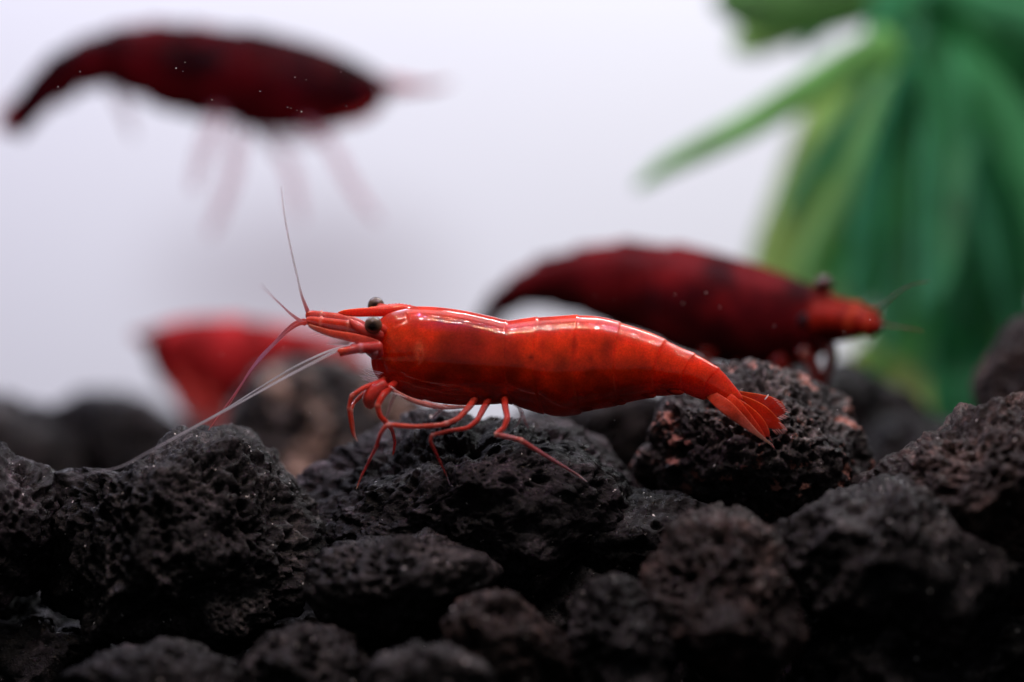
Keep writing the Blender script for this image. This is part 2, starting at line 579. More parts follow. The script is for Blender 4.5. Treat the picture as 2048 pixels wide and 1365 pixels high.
rock("blurred rock with peach coloured patches behind the shrimp's head",
     [(440, 880), (470, 800), (510, 755), (570, 725), (650, 722), (720, 745), (780, 770), (840, 810), (860, 900), (800, 980), (600, 1000), (460, 960)],
     (650, 860), 3.0, .8, 6, 161, RK_PEACH, 6, 16)
rock("blurred charcoal rock far back on the left beneath the far red shrimp",
     [(90, 900), (110, 830), (160, 795), (240, 790), (310, 810), (360, 850), (420, 880), (430, 960), (300, 1020), (130, 1000)],
     (260, 900), 4.2, .8, 5, 173, RK_BLACK, 6, 14, pit=.6)
rock("blurred black rock far back in the left corner",
     [(-220, 920), (-160, 840), (-60, 815), (40, 820), (110, 840), (160, 880), (150, 980), (0, 1040), (-200, 1020)],
     (-20, 920), 3.6, .8, 5, 187, RK_GREY, 6, 14, pit=.6)
rock("blurred dark grey rock behind the belly of the red shrimp",
     [(1000, 880), (1040, 830), (1110, 805), (1190, 800), (1260, 795), (1340, 810), (1380, 880), (1340, 980), (1180, 1010), (1030, 960)],
     (1190, 900), 2.6, .6, 6, 191, RK_GREY, 7, 16)
rock("blurred black rock beneath the legs of the maroon shrimp on the right",
     [(1350, 850), (1400, 790), (1480, 760), (1580, 748), (1680, 745), (1760, 770), (1820, 800), (1860, 860), (1850, 960), (1650, 1010), (1400, 960)],
     (1600, 880), 3.2, .9, 6, 203, RK_BLACK, 6, 15)
rock("blurred black rock in the gap between the pink patched rock and the green plant",
     [(1690, 900), (1740, 850), (1820, 835), (1900, 850), (2000, 870), (2080, 900), (2080, 1020), (1900, 1060), (1720, 1020)],
     (1880, 950), 2.4, .6, 5, 211, RK_BLACK, 6, 15)
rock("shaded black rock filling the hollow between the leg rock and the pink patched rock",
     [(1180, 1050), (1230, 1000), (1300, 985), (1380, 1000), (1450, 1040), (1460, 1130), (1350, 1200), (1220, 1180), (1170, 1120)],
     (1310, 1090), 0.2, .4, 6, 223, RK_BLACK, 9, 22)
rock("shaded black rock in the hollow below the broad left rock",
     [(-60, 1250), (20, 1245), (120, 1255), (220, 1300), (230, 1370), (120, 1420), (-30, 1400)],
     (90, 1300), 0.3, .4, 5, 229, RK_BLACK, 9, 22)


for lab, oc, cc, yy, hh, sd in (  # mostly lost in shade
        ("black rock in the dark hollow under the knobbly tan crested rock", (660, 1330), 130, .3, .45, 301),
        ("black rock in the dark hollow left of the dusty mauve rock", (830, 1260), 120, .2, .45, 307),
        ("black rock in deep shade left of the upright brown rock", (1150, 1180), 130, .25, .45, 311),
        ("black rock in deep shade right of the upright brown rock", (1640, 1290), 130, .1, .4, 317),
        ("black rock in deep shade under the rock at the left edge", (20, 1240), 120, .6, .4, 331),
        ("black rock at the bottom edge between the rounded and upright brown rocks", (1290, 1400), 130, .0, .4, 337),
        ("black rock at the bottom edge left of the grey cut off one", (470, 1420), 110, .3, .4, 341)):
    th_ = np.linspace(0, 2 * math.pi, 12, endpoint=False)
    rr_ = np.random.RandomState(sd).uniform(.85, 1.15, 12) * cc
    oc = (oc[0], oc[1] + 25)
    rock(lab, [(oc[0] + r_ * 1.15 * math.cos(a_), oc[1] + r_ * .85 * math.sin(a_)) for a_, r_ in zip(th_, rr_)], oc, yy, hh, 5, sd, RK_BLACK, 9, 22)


# ------------------------------------------------------------------ shrimp builder
def pt_seg_dist(P, A, B):
    ab = B - A
    t = np.clip(((P - A) @ ab) / (ab @ ab + 1e-9), 0, 1)
    return np.linalg.norm(P - (A + t[:, None] * ab), axis=1)


def shrimp_body(root, stations, yfun, bounds, mat, colfun, n=420, K=72, step=3.2, grooves=(), scallop=5.0):
    """stations: (dorsal x, y, ventral x, y, half width) in photo pixels, head to tail: ONE continuous surface"""
    S, t = catmull(stations, n)
    k = np.array([(D + yfun(x)) / D / PX for x in S[:, 0]])
    Dp = np.array([at(a, b_, yfun(a)) for a, b_ in S[:, :2]])
    Vp = np.array([at(a, b_, yfun(a)) for a, b_ in S[:, 2:4]])
    hw = np.maximum(S[:, 4], .3) * k
    C = (Dp + Vp) / 2
    U = (Dp - Vp) / 2
    T = np.gradient(C, axis=0)
    T /= np.linalg.norm(T, axis=1)[:, None]
    side = np.cross(T, U)
    side /= np.linalg.norm(side, axis=1)[:, None]
    side *= np.sign(-side[:, 1])[:, None]           # side points to the camera
    ph = np.linspace(0, 2 * math.pi, K, endpoint=False)
    cu, si = np.cos(ph), np.sin(ph)
    shape_side = np.sign(si) * np.abs(si) ** .97 * (1 - 0.16 * np.clip(-cu, 0, 1) ** 1.2)
    V = C[:, None, :] + U[:, None, :] * cu[None, :, None] + side[:, None, :] * (hw[:, None] * shape_side[None, :])[:, :, None]
    nrm = U[:, None, :] / (np.linalg.norm(U, axis=1)[:, None, None] + .02) * cu[None, :, None] + side[:, None, :] * si[None, :, None]
    nrm /= np.linalg.norm(nrm, axis=2)[:, :, None] + 1e-9
    # overlapping shell rings: each ring rises to its rear edge, then drops
    bs = np.array(bounds)
    tt = t[:, None] + (0.22 * np.abs(si) ** 2 - 0.25 * np.clip(-cu, 0, 1) ** 2)[None, :]
    off = np.zeros(tt.shape)
    lo = np.concatenate([[bs[0] - 3], bs[:-1]])
    for a, b_ in zip(lo, bs):
        q = (tt - a) / (b_ - a)
        w = np.where((q > 0) & (q <= 1), q ** 3, 0) * np.clip((1 - q) * 30, 0, 1)
        off += w * step / PX
        # rounded lower flap of each ring
        fl = np.where((q > 0) & (q <= 1), np.sin(np.clip(q, 0, 1) * math.pi) ** .6, 0)
        if a >= bs[0]:
            off += fl * (scallop / PX) * np.clip(-cu[None, :] - .3, 0, 1)
    V = V + nrm * off[:, :, None]
    V = V.reshape(-1, 3)
    fr = (V[:, 1] + D) / D / PX
    pix = np.stack([V[:, 0] / fr + 1024, 682.5 - V[:, 2] / fr], 1)
    for line, depth_, wid in grooves:
        L = np.array(line, float)
        d = np.min([pt_seg_dist(pix, L[i], L[i + 1]) for i in range(len(L) - 1)], axis=0)
        V = V - nrm.reshape(-1, 3) * (np.exp(-(d / wid) ** 2) * depth_ / PX)[:, None]
    F = ring_faces(n, K)
    nv = len(V)
    V = np.vstack([V, C[0], C[-1]])
    pix = np.vstack([pix, S[0, :2], S[-1, :2]])
    cuf = np.concatenate([np.tile(cu, n), [0, 0]])
    tf = np.concatenate([np.repeat(t, K), [0, t[-1]]])
    caps = [(nv, (j + 1) % K, j) for j in range(K)] + [(nv + 1, (n - 1) * K + j, (n - 1) * K + (j + 1) % K) for j in range(K)]
    col = colfun(pix, cuf, tf)
    faces = [tuple(f) for f in F] + caps
    return mk("body", V, faces, mat, root, col=col)


def lay_on_rocks(C):
    """keep a limb on the near side of the stones it rests on"""
    lim = np.full(len(C), 9.0)
    for i, p in enumerate(C):
        o = Vector((0, -D, 0))
        d = (Vector(p) - o).normalized()
        for tr in REST:
            h = tr.ray_cast(o, d)
            if h[0] is not None:
                lim[i] = min(lim[i], h[0].y - .02)
    yv = np.minimum(C[:, 1], lim)
    ke = np.hanning(9)[1:-1]; ke /= ke.sum()
    ys = np.convolve(np.concatenate([np.repeat(yv[:1], 3), yv, np.repeat(yv[-1:], 3)]), ke, 'valid')
    yv = np.minimum(ys, lim + .012)
    k = (D + yv) / (D + C[:, 1])
    return np.stack([C[:, 0] * k, yv, C[:, 2] * k], 1)


def tube(name, root, pts, mat, col, y=0.0, n=40, K=10, flat=1.0, tip=True, joints=(), jcol=(.75, .3, .25), hard=False, rest=False):
    """pts: (px, py, y, radius px); flat < 1 squeezes the thickness towards the camera"""
    S, t = catmull(pts, n)
    if hard:                                        # straight links, tight bends
        Pp = np.asarray(pts, float)
        L = np.stack([np.interp(t, np.arange(len(Pp)), Pp[:, i]) for i in range(4)], 1)
        w = max(3, int(n / (len(Pp) - 1) * .55) | 1)
        ke = np.hanning(w + 2)[1:-1]; ke /= ke.sum()
        pad = np.vstack([np.repeat(L[:1], w // 2, 0), L, np.repeat(L[-1:], w // 2, 0)])
        L = np.stack([np.convolve(pad[:, i], ke, 'valid') for i in range(4)], 1)
        S = .8 * L + .2 * S
    C = np.array([at(a, b_, y + c_) for a, b_, c_ in S[:, :3]])
    if rest:
        C = lay_on_rocks(C)
    k = (D + C[:, 1]) / D / PX
    r = np.maximum(S[:, 3] * (.63 if hard else .74 if name == 'antenna' else 1), .25) * k
    T, Nn, B = frames(C)
    sc = np.ones(n)
    if tip:
        sc[0] = sc[-1] = .15
        if n > 12: sc[1] = sc[-2] = .7
    V, F = loft_arrays(C, Nn * (r * sc)[:, None], B * (r * sc * flat)[:, None], K)
    cc = np.array(col(t / t[-1])) if callable(col) else np.tile(np.array(col), (n, 1))
    for jq in joints:
        w = np.exp(-((t - jq) / 0.12) ** 2)[:, None]
        cc = cc * (1 - w * .8) + np.array(jcol) * w * .8
        bump = 1 + 0.30 * np.exp(-((t - jq) / 0.10) ** 2)
        V = V.reshape(n, K, 3)
        V = C[:, None, :] + (V - C[:, None, :]) * bump[:, None, None]
        V = V.reshape(-1, 3)
    cc = np.repeat(cc, K, axis=0)
    nv = len(V)
    V = np.vstack([V, C[0], C[-1]])
    cc = np.vstack([cc, cc[0], cc[-1]])
    faces = [tuple(f) for f in F] + [(nv, (j + 1) % K, j) for j in range(K)] + [(nv + 1, (n - 1) * K + j, (n - 1) * K + (j + 1) % K) for j in range(K)]
    return mk(name, V, faces, mat, root, col=cc)


def sphere(name, root, c, r, mat, colfun, lvl=4, sq=(1, 1, 1)):
    V, F = ico(lvl)
    P = V * np.array(r) * np.array(sq) + c
    return mk(name, P, F, mat, root, col=colfun(V))


def lerp_col(stops):
    xs = [s[0] for s in stops]
    cs = np.array([s[1] for s in stops])
    return lambda t: np.stack([np.interp(t, xs, cs[:, i]) for i in range(3)], -1)


RED = (.70, .046, .004)
DEEP = (.46, .018, .003)
ROSE = (.66, .045, .022)
CLEAR = (.62, .50, .52)

# ================================================================== the sharp red shrimp
main = empty("red_shrimp", tuple(at(930, 850, 0)))
tag(main, "sharp bright red shrimp standing on the black lava rocks in the middle of the picture", "shrimp")

ST = [(746, 668, 743, 698, 6), (751, 652, 742, 716, 15), (762, 637, 744, 734, 24), (784, 622, 752, 752, 36), (816, 614, 776, 776, 47), (852, 613, 818, 794, 55),
      (892, 616, 866, 805, 60), (936, 623, 925, 811, 61), (985, 634, 985, 809, 60), (1012, 641, 1015, 807, 58), (1050, 637, 1050, 815, 58),
      (1100, 633, 1100, 829, 58), (1155, 631, 1150, 828, 56), (1200, 634, 1195, 816, 52), (1243, 646, 1230, 810, 48), (1300, 665, 1275, 798, 42),
      (1355, 692, 1320, 791, 35), (1400, 713, 1366, 786, 29), (1440, 739, 1402, 796, 23), (1466, 768, 1436, 808, 17), (1482, 789, 1462, 818, 9), (1486, 798, 1470, 818, 3)]
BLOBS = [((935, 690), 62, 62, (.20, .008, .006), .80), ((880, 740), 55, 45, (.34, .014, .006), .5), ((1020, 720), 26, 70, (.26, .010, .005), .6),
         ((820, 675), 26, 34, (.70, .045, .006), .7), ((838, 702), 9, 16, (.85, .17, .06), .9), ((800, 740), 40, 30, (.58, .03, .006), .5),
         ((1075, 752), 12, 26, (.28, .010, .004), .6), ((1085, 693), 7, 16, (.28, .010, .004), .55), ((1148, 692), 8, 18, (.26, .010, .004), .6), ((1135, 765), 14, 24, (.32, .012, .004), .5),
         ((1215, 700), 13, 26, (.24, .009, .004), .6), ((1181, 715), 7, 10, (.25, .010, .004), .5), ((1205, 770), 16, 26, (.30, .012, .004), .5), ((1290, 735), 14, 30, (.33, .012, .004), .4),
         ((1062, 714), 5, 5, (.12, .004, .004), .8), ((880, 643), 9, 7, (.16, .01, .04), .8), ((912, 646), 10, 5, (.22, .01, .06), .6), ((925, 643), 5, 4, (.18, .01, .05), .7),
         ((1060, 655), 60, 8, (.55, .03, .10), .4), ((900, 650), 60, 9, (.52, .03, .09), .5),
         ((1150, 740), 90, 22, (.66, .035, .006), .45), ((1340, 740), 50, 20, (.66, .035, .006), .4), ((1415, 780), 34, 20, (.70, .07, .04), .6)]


def main_col(pix, cu, t):
    base = np.array(RED)[None, :] * np.ones((len(pix), 1))
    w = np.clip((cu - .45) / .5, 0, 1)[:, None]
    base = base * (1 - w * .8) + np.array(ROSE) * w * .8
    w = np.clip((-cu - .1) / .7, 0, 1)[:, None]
    base = base * (1 - w * .6) + np.array(DEEP) * w * .6  # belly deeper red, with some of its shading put into the colour
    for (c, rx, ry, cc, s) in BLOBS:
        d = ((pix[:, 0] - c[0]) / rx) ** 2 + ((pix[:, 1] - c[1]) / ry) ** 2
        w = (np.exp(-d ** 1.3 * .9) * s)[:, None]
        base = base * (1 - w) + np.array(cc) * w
    n_ = fbm(np.stack([pix[:, 0] / 34, pix[:, 1] / 34, cu], 1), 4, 77)[:, None]
    return np.clip(base * (1 + .36 * n_), .001, .95)


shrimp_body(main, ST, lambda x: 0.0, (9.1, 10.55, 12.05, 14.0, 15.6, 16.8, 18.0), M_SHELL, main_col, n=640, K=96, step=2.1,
            grooves=[([(748, 712), (790, 715), (840, 711)], 2.0, 2.6), ([(852, 672), (846, 690), (848, 706), (838, 722)], 1.8, 2.5), ([(790, 650), (815, 640), (812, 628)], 1.6, 2.5),
                     ([(771, 672), (757, 694), (758, 710)], 2.2, 3.0)])

# rostrum: a saw backed blade over the eyes
S, t = catmull([(676, 625.5, 1.0), (690, 625.5, 5.5), (715, 625.5, 8.5), (745, 624, 9.5), (775, 622, 12), (800, 622, 14), (835, 622, 9)], 90)
C = np.array([at(a, b_, 0) for a, b_ in S[:, :2]])
hw = S[:, 2] / PX
saw = np.where((S[:, 0] > 738) & (S[:, 0] < 822), np.abs(((S[:, 0] - 738) / 7.0) % 1.0) * 1.6 / PX, 0)
V, F = loft_arrays(C, np.outer(hw, [0, 0, 1]), np.outer(np.interp(S[:, 0], [676, 740, 800, 835], [1.0, 4.5, 14, 16]) / PX, [0, -1, 0]), 16)
V = V.reshape(90, 16, 3)
V[:, 0, 2] += saw
V = V.reshape(-1, 3)
F = [tuple(f) for f in F] + [tuple(range(15, -1, -1)), tuple(89 * 16 + j for j in range(16))]
mk("rostrum", V, F, M_SHELL, main, col=np.tile((.72, .045, .015), (len(V), 1)))


def eye_col(V):
    d = np.linalg.norm(V - np.array([-.08, -.97, -.12]), axis=1)
    w = np.clip((d - .30) / .5, 0, 1)[:, None]
    c = np.array((.012, .006, .005)) * (1 - w) + np.array((.12, .08, .055)) * w
    w2 = np.clip((V[:, 1] - .1) / .5, 0, 1)[:, None]
    return c * (1 - w2) + np.array((.45, .03, .02)) * w2


for (ex, ey, yy, r) in ((746.5, 651, -.115, 18.0), (752, 611.5, .15, 17.0)):
    e = sphere("eye", main, at(ex, ey, yy), r / PX, M_EYE, eye_col, 5)
    tube("eye_stalk", e, [(ex + 4, ey + 3, yy * .9, 9), (ex + 16, ey + 9, yy * .6, 12), (ex + 34, ey + 18, yy * .3, 12)], M_LIMB, (.60, .05, .03), n=14, K=14)
    e.name = "eye"

# antennule stems: three rings each, near and far
for (dy, yy) in ((0, -.06), (-12, .10)):
    st = [(757, 676 + dy * .4, yy, 13), (725, 664 + dy * .7, yy, 13), (697, 654 + dy, yy, 12), (670, 650 + dy, yy, 12), (641, 646 + dy, yy, 11), (622, 643 + dy, yy, 10), (611, 640 + dy, yy, 6)]
    tube("antennule_stem", main, st, M_LIMB, lerp_col([(0, (.55, .05, .03)), (.3, (.50, .03, .012)), (.5, (.72, .05, .012)), (.8, (.62, .035, .01)), (1, (.72, .06, .02))]), n=60, K=20, flat=.8,
         joints=(2.0, 4.0), jcol=(.80, .20, .12))
# broad antennal scale
for yy, dy in ((-.14, 0), (.16, -5)):
    tube("antennal_scale", main, [(762, 690 + dy, yy, 6), (735, 683 + dy, yy, 9), (700, 675 + dy, yy, 9), (660, 667 + dy, yy, 7), (630, 657 + dy, yy, 5), (616, 650 + dy, yy, 3)], M_FIN,
         lerp_col([(0, (.66, .09, .07)), (.5, (.76, .08, .04)), (1, (.80, .16, .10))]), n=40, K=14, flat=.28)
tube("antenna_stem", main, [(765, 698, -.12, 15), (745, 696, -.14, 13), (722, 697, -.15, 10), (700, 701, -.15, 9), (680, 705, -.15, 8.5), (677, 706, -.15, 6)], M_LIMB,
     lerp_col([(0, (.60, .06, .05)), (.55, (.62, .05, .04)), (.7, (.78, .06, .01)), (1, (.78, .06, .01))]), n=30, K=16, joints=(2.0,), jcol=(.8, .35, .32))
tube("antenna_stem", main, [(765, 690, .10, 12), (740, 689, .12, 9), (716, 690, .13, 6), (700, 693, .13, 4)], M_LIMB, (.62, .10, .10), n=24, K=12)
tube("antennule_stem", main, [(768, 672, -.08, 10), (748, 670, -.10, 13), (728, 662, -.10, 12), (708, 648, -.09, 8), (699, 638, -.09, 2)], M_LIMB, lerp_col([(0, (.60, .06, .05)), (1, (.72, .09, .06))]), n=30, K=14)
tube("jaw", main, [(764, 706, -.10, 12), (748, 704, -.13, 13), (735, 698, -.13, 10), (722, 692, -.13, 6), (712, 688, -.13, 2)], M_LIMB, lerp_col([(0, (.50, .04, .05)), (.6, (.55, .10, .14)), (1, (.7, .2, .2))]), n=26, K=14, joints=(1.0, 2.4), jcol=(.75, .35, .38))
for k in range(9):                                  # hairs on the stems
    a = k / 8
    tube("bristle", main, [(735 - 95 * a, 676 - 16 * a, -.13, .7), (724 - 95 * a, 683 - 15 * a, -.14, .5), (710 - 95 * a, 686 - 15 * a, -.14, .2)], M_HAIR, (.85, .45, .42), n=6, K=4)
# fine spines beside the scale
for k in range(7):
    a = k / 6
    tube("bristle", main, [(700 + 10 * a, 690 - 8 * a, -.1, .8), (675 + 6 * a, 690 - 9 * a, -.1, .6), (650 + 12 * a, 688 - 14 * a, -.1, .3)], M_HAIR, (.7, .62, .66), n=8, K=5)

# whips
WH = lerp_col([(0, (.60, .10, .10)), (.18, (.62, .30, .32)), (.34, (.85, .82, .84)), (1, (.92, .90, .93))])
tube("antennule", main, [(619, 632, .10, 5), (611, 612, .10, 3.6), (603, 590, .10, 2.6), (597, 565, .1, 2.1), (590, 535, .05, 2.1), (582, 500, .0, 2.1), (573, 455, -.1, 1.9), (567, 415, -.2, 1.5), (563, 370, -.35, .9)], M_HAIR, WH, n=80, K=8)
tube("antennule", main, [(613, 650, -.06, 5), (597, 640, -.05, 3.6), (580, 627, -.04, 2.6), (562, 610, .1, 1.9), (543, 592, .3, 1.5), (520, 568, .7, .9)], M_HAIR,
     lerp_col([(0, (.64, .12, .11)), (.4, (.55, .30, .33)), (1, (.70, .62, .66))]), n=60, K=8)
PK = lerp_col([(0, (.70, .08, .05)), (.25, (.60, .16, .18)), (.5, (.55, .22, .34)), (.75, (.62, .13, .16)), (1, (.70, .14, .12))])
tube("antennule", main, [(616, 645, -.07, 4), (596, 650, -.07, 3.2), (575, 664, -.07, 2.8), (553, 685, -.07, 2.5), (528, 711, -.07, 2.3), (503, 740, -.07, 2.0), (480, 773, -.07, 1.8), (452, 812, -.05, 1.4), (430, 842, -.04, 1.0), (416, 862, -.03, .6)], M_HAIR, PK, n=90, K=8)
tube("antennule", main, [(614, 640, .10, 4), (592, 645, .10, 3.0), (572, 660, .10, 2.5), (548, 686, .10, 2.1), (522, 712, .1, 1.9), (498, 744, .1, 1.7), (482, 772, .1, 1.4), (465, 800, .1, .9), (452, 820, .1, .5)], M_HAIR, PK, n=80, K=8)
AW = lerp_col([(0, (.60, .55, .58)), (.08, (.80, .77, .80)), (.5, (.62, .60, .63)), (1, (.30, .29, .31))])
tube("antenna", main, [(690, 695, -.15, 4.5), (665, 706, -.16, 4.2), (630, 724, -.17, 3.8), (580, 750, -.18, 3.1), (520, 783, -.2, 2.6), (450, 822, -.24, 2.2), (380, 860, -.3, 1.8), (300, 903, -.42, 1.7), (240, 934, -.38, 1.5), (190, 944, -.4, 1.3), (130, 962, -.45, 1.0)], M_HAIR, AW, n=140, K=8, rest=True)
tube("antenna", main, [(700, 692, .12, 3.2), (665, 700, .10, 3.0), (630, 714, .06, 2.7), (580, 739, .0, 2.4), (520, 775, -.05, 2.1), (450, 819, -.1, 1.8), (390, 852, -.2, 1.3), (330, 884, -.25, .7)], M_HAIR, AW, n=110, K=8)

# legs
LG = lerp_col([(0, (.60, .03, .015)), (.45, (.70, .06, .025)), (.75, (.62, .12, .11)), (1, (.55, .38, .42))])
LG2 = lerp_col([(0, (.48, .025, .015)), (.5, (.62, .06, .04)), (.72, (.55, .10, .12)), (.9, (.36, .20, .25)), (1, (.40, .32, .36))])
tube("leg", main, [(775, 755, -0.02, 10), (755, 766, -0.12, 9), (728, 776, -.2, 8), (704, 792, -.22, 7.5), (698, 815, -.22, 6), (701, 843, -.21, 5.5), (706, 868, -.2, 4.5), (716, 886, -.2, 2)], M_LIMB,
     lerp_col([(0, (.66, .05, .03)), (.8, (.76, .07, .03)), (.88, (.70, .14, .12)), (1, (.75, .62, .62))]), n=60, K=14, hard=True, rest=True, joints=(3.0, 4.1), jcol=(.85, .30, .24))
tube("leg", main, [(770, 765, 0.01, 9), (748, 778, 0.05, 8), (727, 788, .05, 7), (708, 806, .0, 6.5), (702, 822, -.05, 6), (706, 850, -.05, 5), (711, 876, -.05, 2)], M_LIMB,
     lerp_col([(0, (.62, .05, .03)), (.8, (.74, .07, .03)), (1, (.72, .5, .5))]), n=50, K=14, hard=True, rest=True, joints=(4.0,))
tube("mouth_leg", main, [(772, 768, -.12, 13), (756, 778, -.15, 15), (741, 792, -.17, 15), (739, 806, -.17, 12), (746, 817, -.16, 6)], M_LIMB,
     lerp_col([(0, (.60, .04, .03)), (.6, (.66, .05, .03)), (1, (.74, .16, .12))]), n=36, K=16)
tube("leg", main, [(800, 760, -0.02, 13), (780, 775, -0.10, 13), (765, 792, -.20, 11), (755, 812, -.22, 9.5), (760, 832, -.22, 8.5), (773, 846, -.21, 8), (784, 860, -.12, 6.5), (790, 884, .02, 5), (786, 912, .12, 3.5)], M_LIMB,
     lerp_col([(0, (.62, .04, .03)), (.6, (.70, .05, .02)), (1, (.40, .15, .16))]), n=56, K=16, hard=True, rest=True, joints=(3.0, 5.0), jcol=(.86, .28, .2))
tube("leg", main, [(962, 782, -0.02, 12), (940, 812, -0.12, 11), (916, 838, -.22, 8.5), (886, 850, -.25, 7.5), (832, 854, -.27, 7.2), (775, 850, -.29, 7.5), (761, 868, -.28, 6.2), (752, 895, -.24, 5.5), (737, 925, -.18, 4.5), (722, 954, -.12, 3.2), (712, 980, -.06, 1.5)], M_LIMB,
     lerp_col([(0, (.50, .03, .015)), (.3, (.70, .12, .08)), (.48, (.72, .08, .04)), (.65, (.64, .07, .05)), (.82, (.48, .10, .13)), (1, (.38, .30, .36))]), n=110, K=16, hard=True, rest=True, joints=(2.8, 5.0, 7.0), jcol=(.82, .38, .34))
tube("leg", main, [(990, 782, -0.02, 12), (970, 812, -0.10, 11), (954, 842, -.19, 8.5), (934, 857, -.22, 7.2), (898, 862, -.24, 6.5), (864, 871, -.25, 6.8), (861, 884, -.25, 6.2), (871, 905, -.22, 5), (880, 923, -.18, 4), (891, 946, -.12, 3), (901, 974, -.05, 1.4)], M_LIMB,
     lerp_col([(0, (.46, .025, .015)), (.35, (.62, .05, .03)), (.5, (.62, .08, .06)), (.7, (.50, .07, .08)), (.82, (.22, .06, .08)), (1, (.22, .18, .22))]), n=110, K=16, hard=True, rest=True, joints=(5.0, 8.0), jcol=(.72, .30, .30))
tube("leg", main, [(1008, 780, -0.02, 13), (1010, 812, -0.12, 11), (1015, 836, -.23, 10), (1008, 856, -.26, 8.5), (992, 869, -.27, 8.5), (1015, 874, -.27, 8), (1042, 881, -.26, 7.5), (1077, 903, -.24, 6.5), (1118, 928, -.2, 5.5), (1158, 952, -.12, 3.5), (1176, 966, -.06, 1.4)], M_LIMB,
     lerp_col([(0, (.55, .03, .015)), (.3, (.66, .05, .03)), (.42, (.72, .14, .12)), (.52, (.50, .22, .24)), (.6, (.66, .10, .08)), (.75, (.46, .20, .24)), (1, (.36, .30, .34))]), n=120, K=16, hard=True, rest=True, joints=(4.0, 6.0), jcol=(.86, .48, .42))
for pts in ([(1020, 800, .12, 8), (1040, 816, .16, 7), (1046, 832, .18, 6), (1052, 848, .2, 4), (1060, 862, .22, 2)],
            [(795, 780, .12, 8), (785, 800, .16, 7), (778, 822, .2, 5), (768, 850, .22, 4), (752, 876, .24, 2)],
            [(900, 798, .12, 8), (880, 822, .2, 6), (866, 836, .28, 5), (880, 856, .34, 3.5), (888, 872, .36, 2)],
            [(1035, 806, .1, 6), (1043, 830, .14, 5), (1036, 848, .16, 3), (1028, 858, .16, 1.5)]):
    tube("leg", main, pts, M_PALE, (.72, .52, .55), hard=True, n=30, K=12)
# pale fringe under the shell edge and the leg bases
tube("shell_fringe", main, [(775, 774, -.10, 3), (800, 789, -.11, 4), (830, 803, -.11, 5), (862, 811, -.11, 6), (895, 815, -.1, 5), (935, 814, -.1, 3)], M_FIN,
     lerp_col([(0, (.78, .30, .26)), (.5, (.74, .22, .18)), (1, (.72, .14, .1))]), n=40, K=10, flat=.5)
for (a, b_, c_, d_) in ((778, 772, 792, 781), (786, 786, 815, 797), (845, 800, 878, 812), (870, 809, 896, 815)):
    tube("bristle", main, [(a, b_, -.17, .8), ((a + c_) / 2, (b_ + d_) / 2 - 1, -.18, 1.1), (c_, d_, -.17, .5)], M_HAIR, (.95, .85, .85), n=10, K=6)
rb = random.Random(2)
for k in range(16):
    x0, y0 = 768 - rb.uniform(0, 12), 752 + rb.uniform(-6, 16)
    tube("bristle", main, [(x0, y0, -.1, .7), (x0 - 16, y0 - 1 - rb.uniform(0, 5), -.12, .5), (x0 - 30 - rb.uniform(0, 14), y0 - 6 - rb.uniform(0, 8), -.14, .25)], M_HAIR, (.85, .72, .78), n=7, K=4)
# swimmerets tucked beneath the rings
for k, (x, y_) in enumerate(((1085, 815), (1150, 812), (1215, 800), (1275, 786), (1330, 780))):
    for yy in (-.05, .06):
        tube("swimmeret", main, [(x, y_ - 14, yy, 8), (x + 12, y_ - 2, yy, 9), (x + 26, y_ + 5, yy, 6), (x + 38, y_ + 6, yy, 2)], M_FIN, (.42, .02, .01), n=16, K=10, flat=.3)

# tail fan
FC = lerp_col([(0, (.74, .04, .010)), (.6, (.72, .03, .012)), (1, (.58, .035, .025))])
tube("uropod", main, [(1450, 784, .03, 8), (1484, 796, .05, 13), (1515, 806, .07, 18), (1542, 815, .08, 20), (1560, 822, .08, 15), (1570, 827, .08, 5)], M_FIN, FC, n=40, K=18, flat=.08)
tube("uropod", main, [(1456, 794, .0, 10), (1488, 810, .01, 17), (1518, 828, .02, 20), (1542, 843, .02, 15), (1558, 852, .02, 8), (1567, 858, .02, 2)], M_FIN, FC, n=40, K=18, flat=.08)
tube("uropod", main, [(1448, 792, .02, 8), (1478, 818, -.03, 17), (1506, 842, -.03, 18), (1526, 860, -.03, 12), (1539, 874, -.03, 3)], M_FIN, FC, n=40, K=18, flat=.09)
tube("telson", main, [(1436, 778, .02, 8), (1466, 804, -.05, 11), (1496, 836, -.05, 9), (1520, 864, -.05, 5), (1532, 880, -.05, 2)], M_FIN, lerp_col([(0, (.76, .05, .012)), (1, (.66, .05, .03))]), n=36, K=16, flat=.3)
tube("uropod", main, [(1396, 766, .02, 5), (1424, 792, -.04, 11), (1454, 816, -.09, 14), (1484, 842, -.09, 10), (1514, 868, -.09, 5), (1546, 892, -.08, 1.4)], M_FIN,
     lerp_col([(0, (.74, .05, .015)), (.5, (.74, .08, .04)), (.72, (.60, .14, .11)), (1, (.34, .22, .22))]), n=40, K=18, flat=.14)
rb = random.Random(4)
for (ax, ay, bx, by, n_, dx, dy) in ((1548, 797, 1572, 824, 7, 9, 3), (1571, 830, 1556, 838, 4, 9, 4), (1560, 846, 1568, 858, 5, 9, 5), (1562, 861, 1545, 864, 4, 7, 8), (1536, 868, 1540, 878, 5, 6, 8), (1532, 880, 1548, 893, 5, 5, 9)):
    for k in range(n_):
        a = (k + rb.uniform(.2, .8)) / n_
        px_, py_ = ax + (bx - ax) * a, ay + (by - ay) * a
        tube("bristle", main, [(px_ - dx * .5, py_ - dy * .5, -.01, 1.0), (px_ + dx * .3, py_ + dy * .3, -.01, .8), (px_ + dx, py_ + dy, -.01, .3)], M_HAIR, (.70, .30, .28), n=5, K=4)
tube("fin_edge", main, [(1537, 789, .0, 1.0), (1534, 794, -.01, 1.5), (1529, 800, -.02, .8)], M_HAIR, (.95, .85, .82), n=10, K=6)


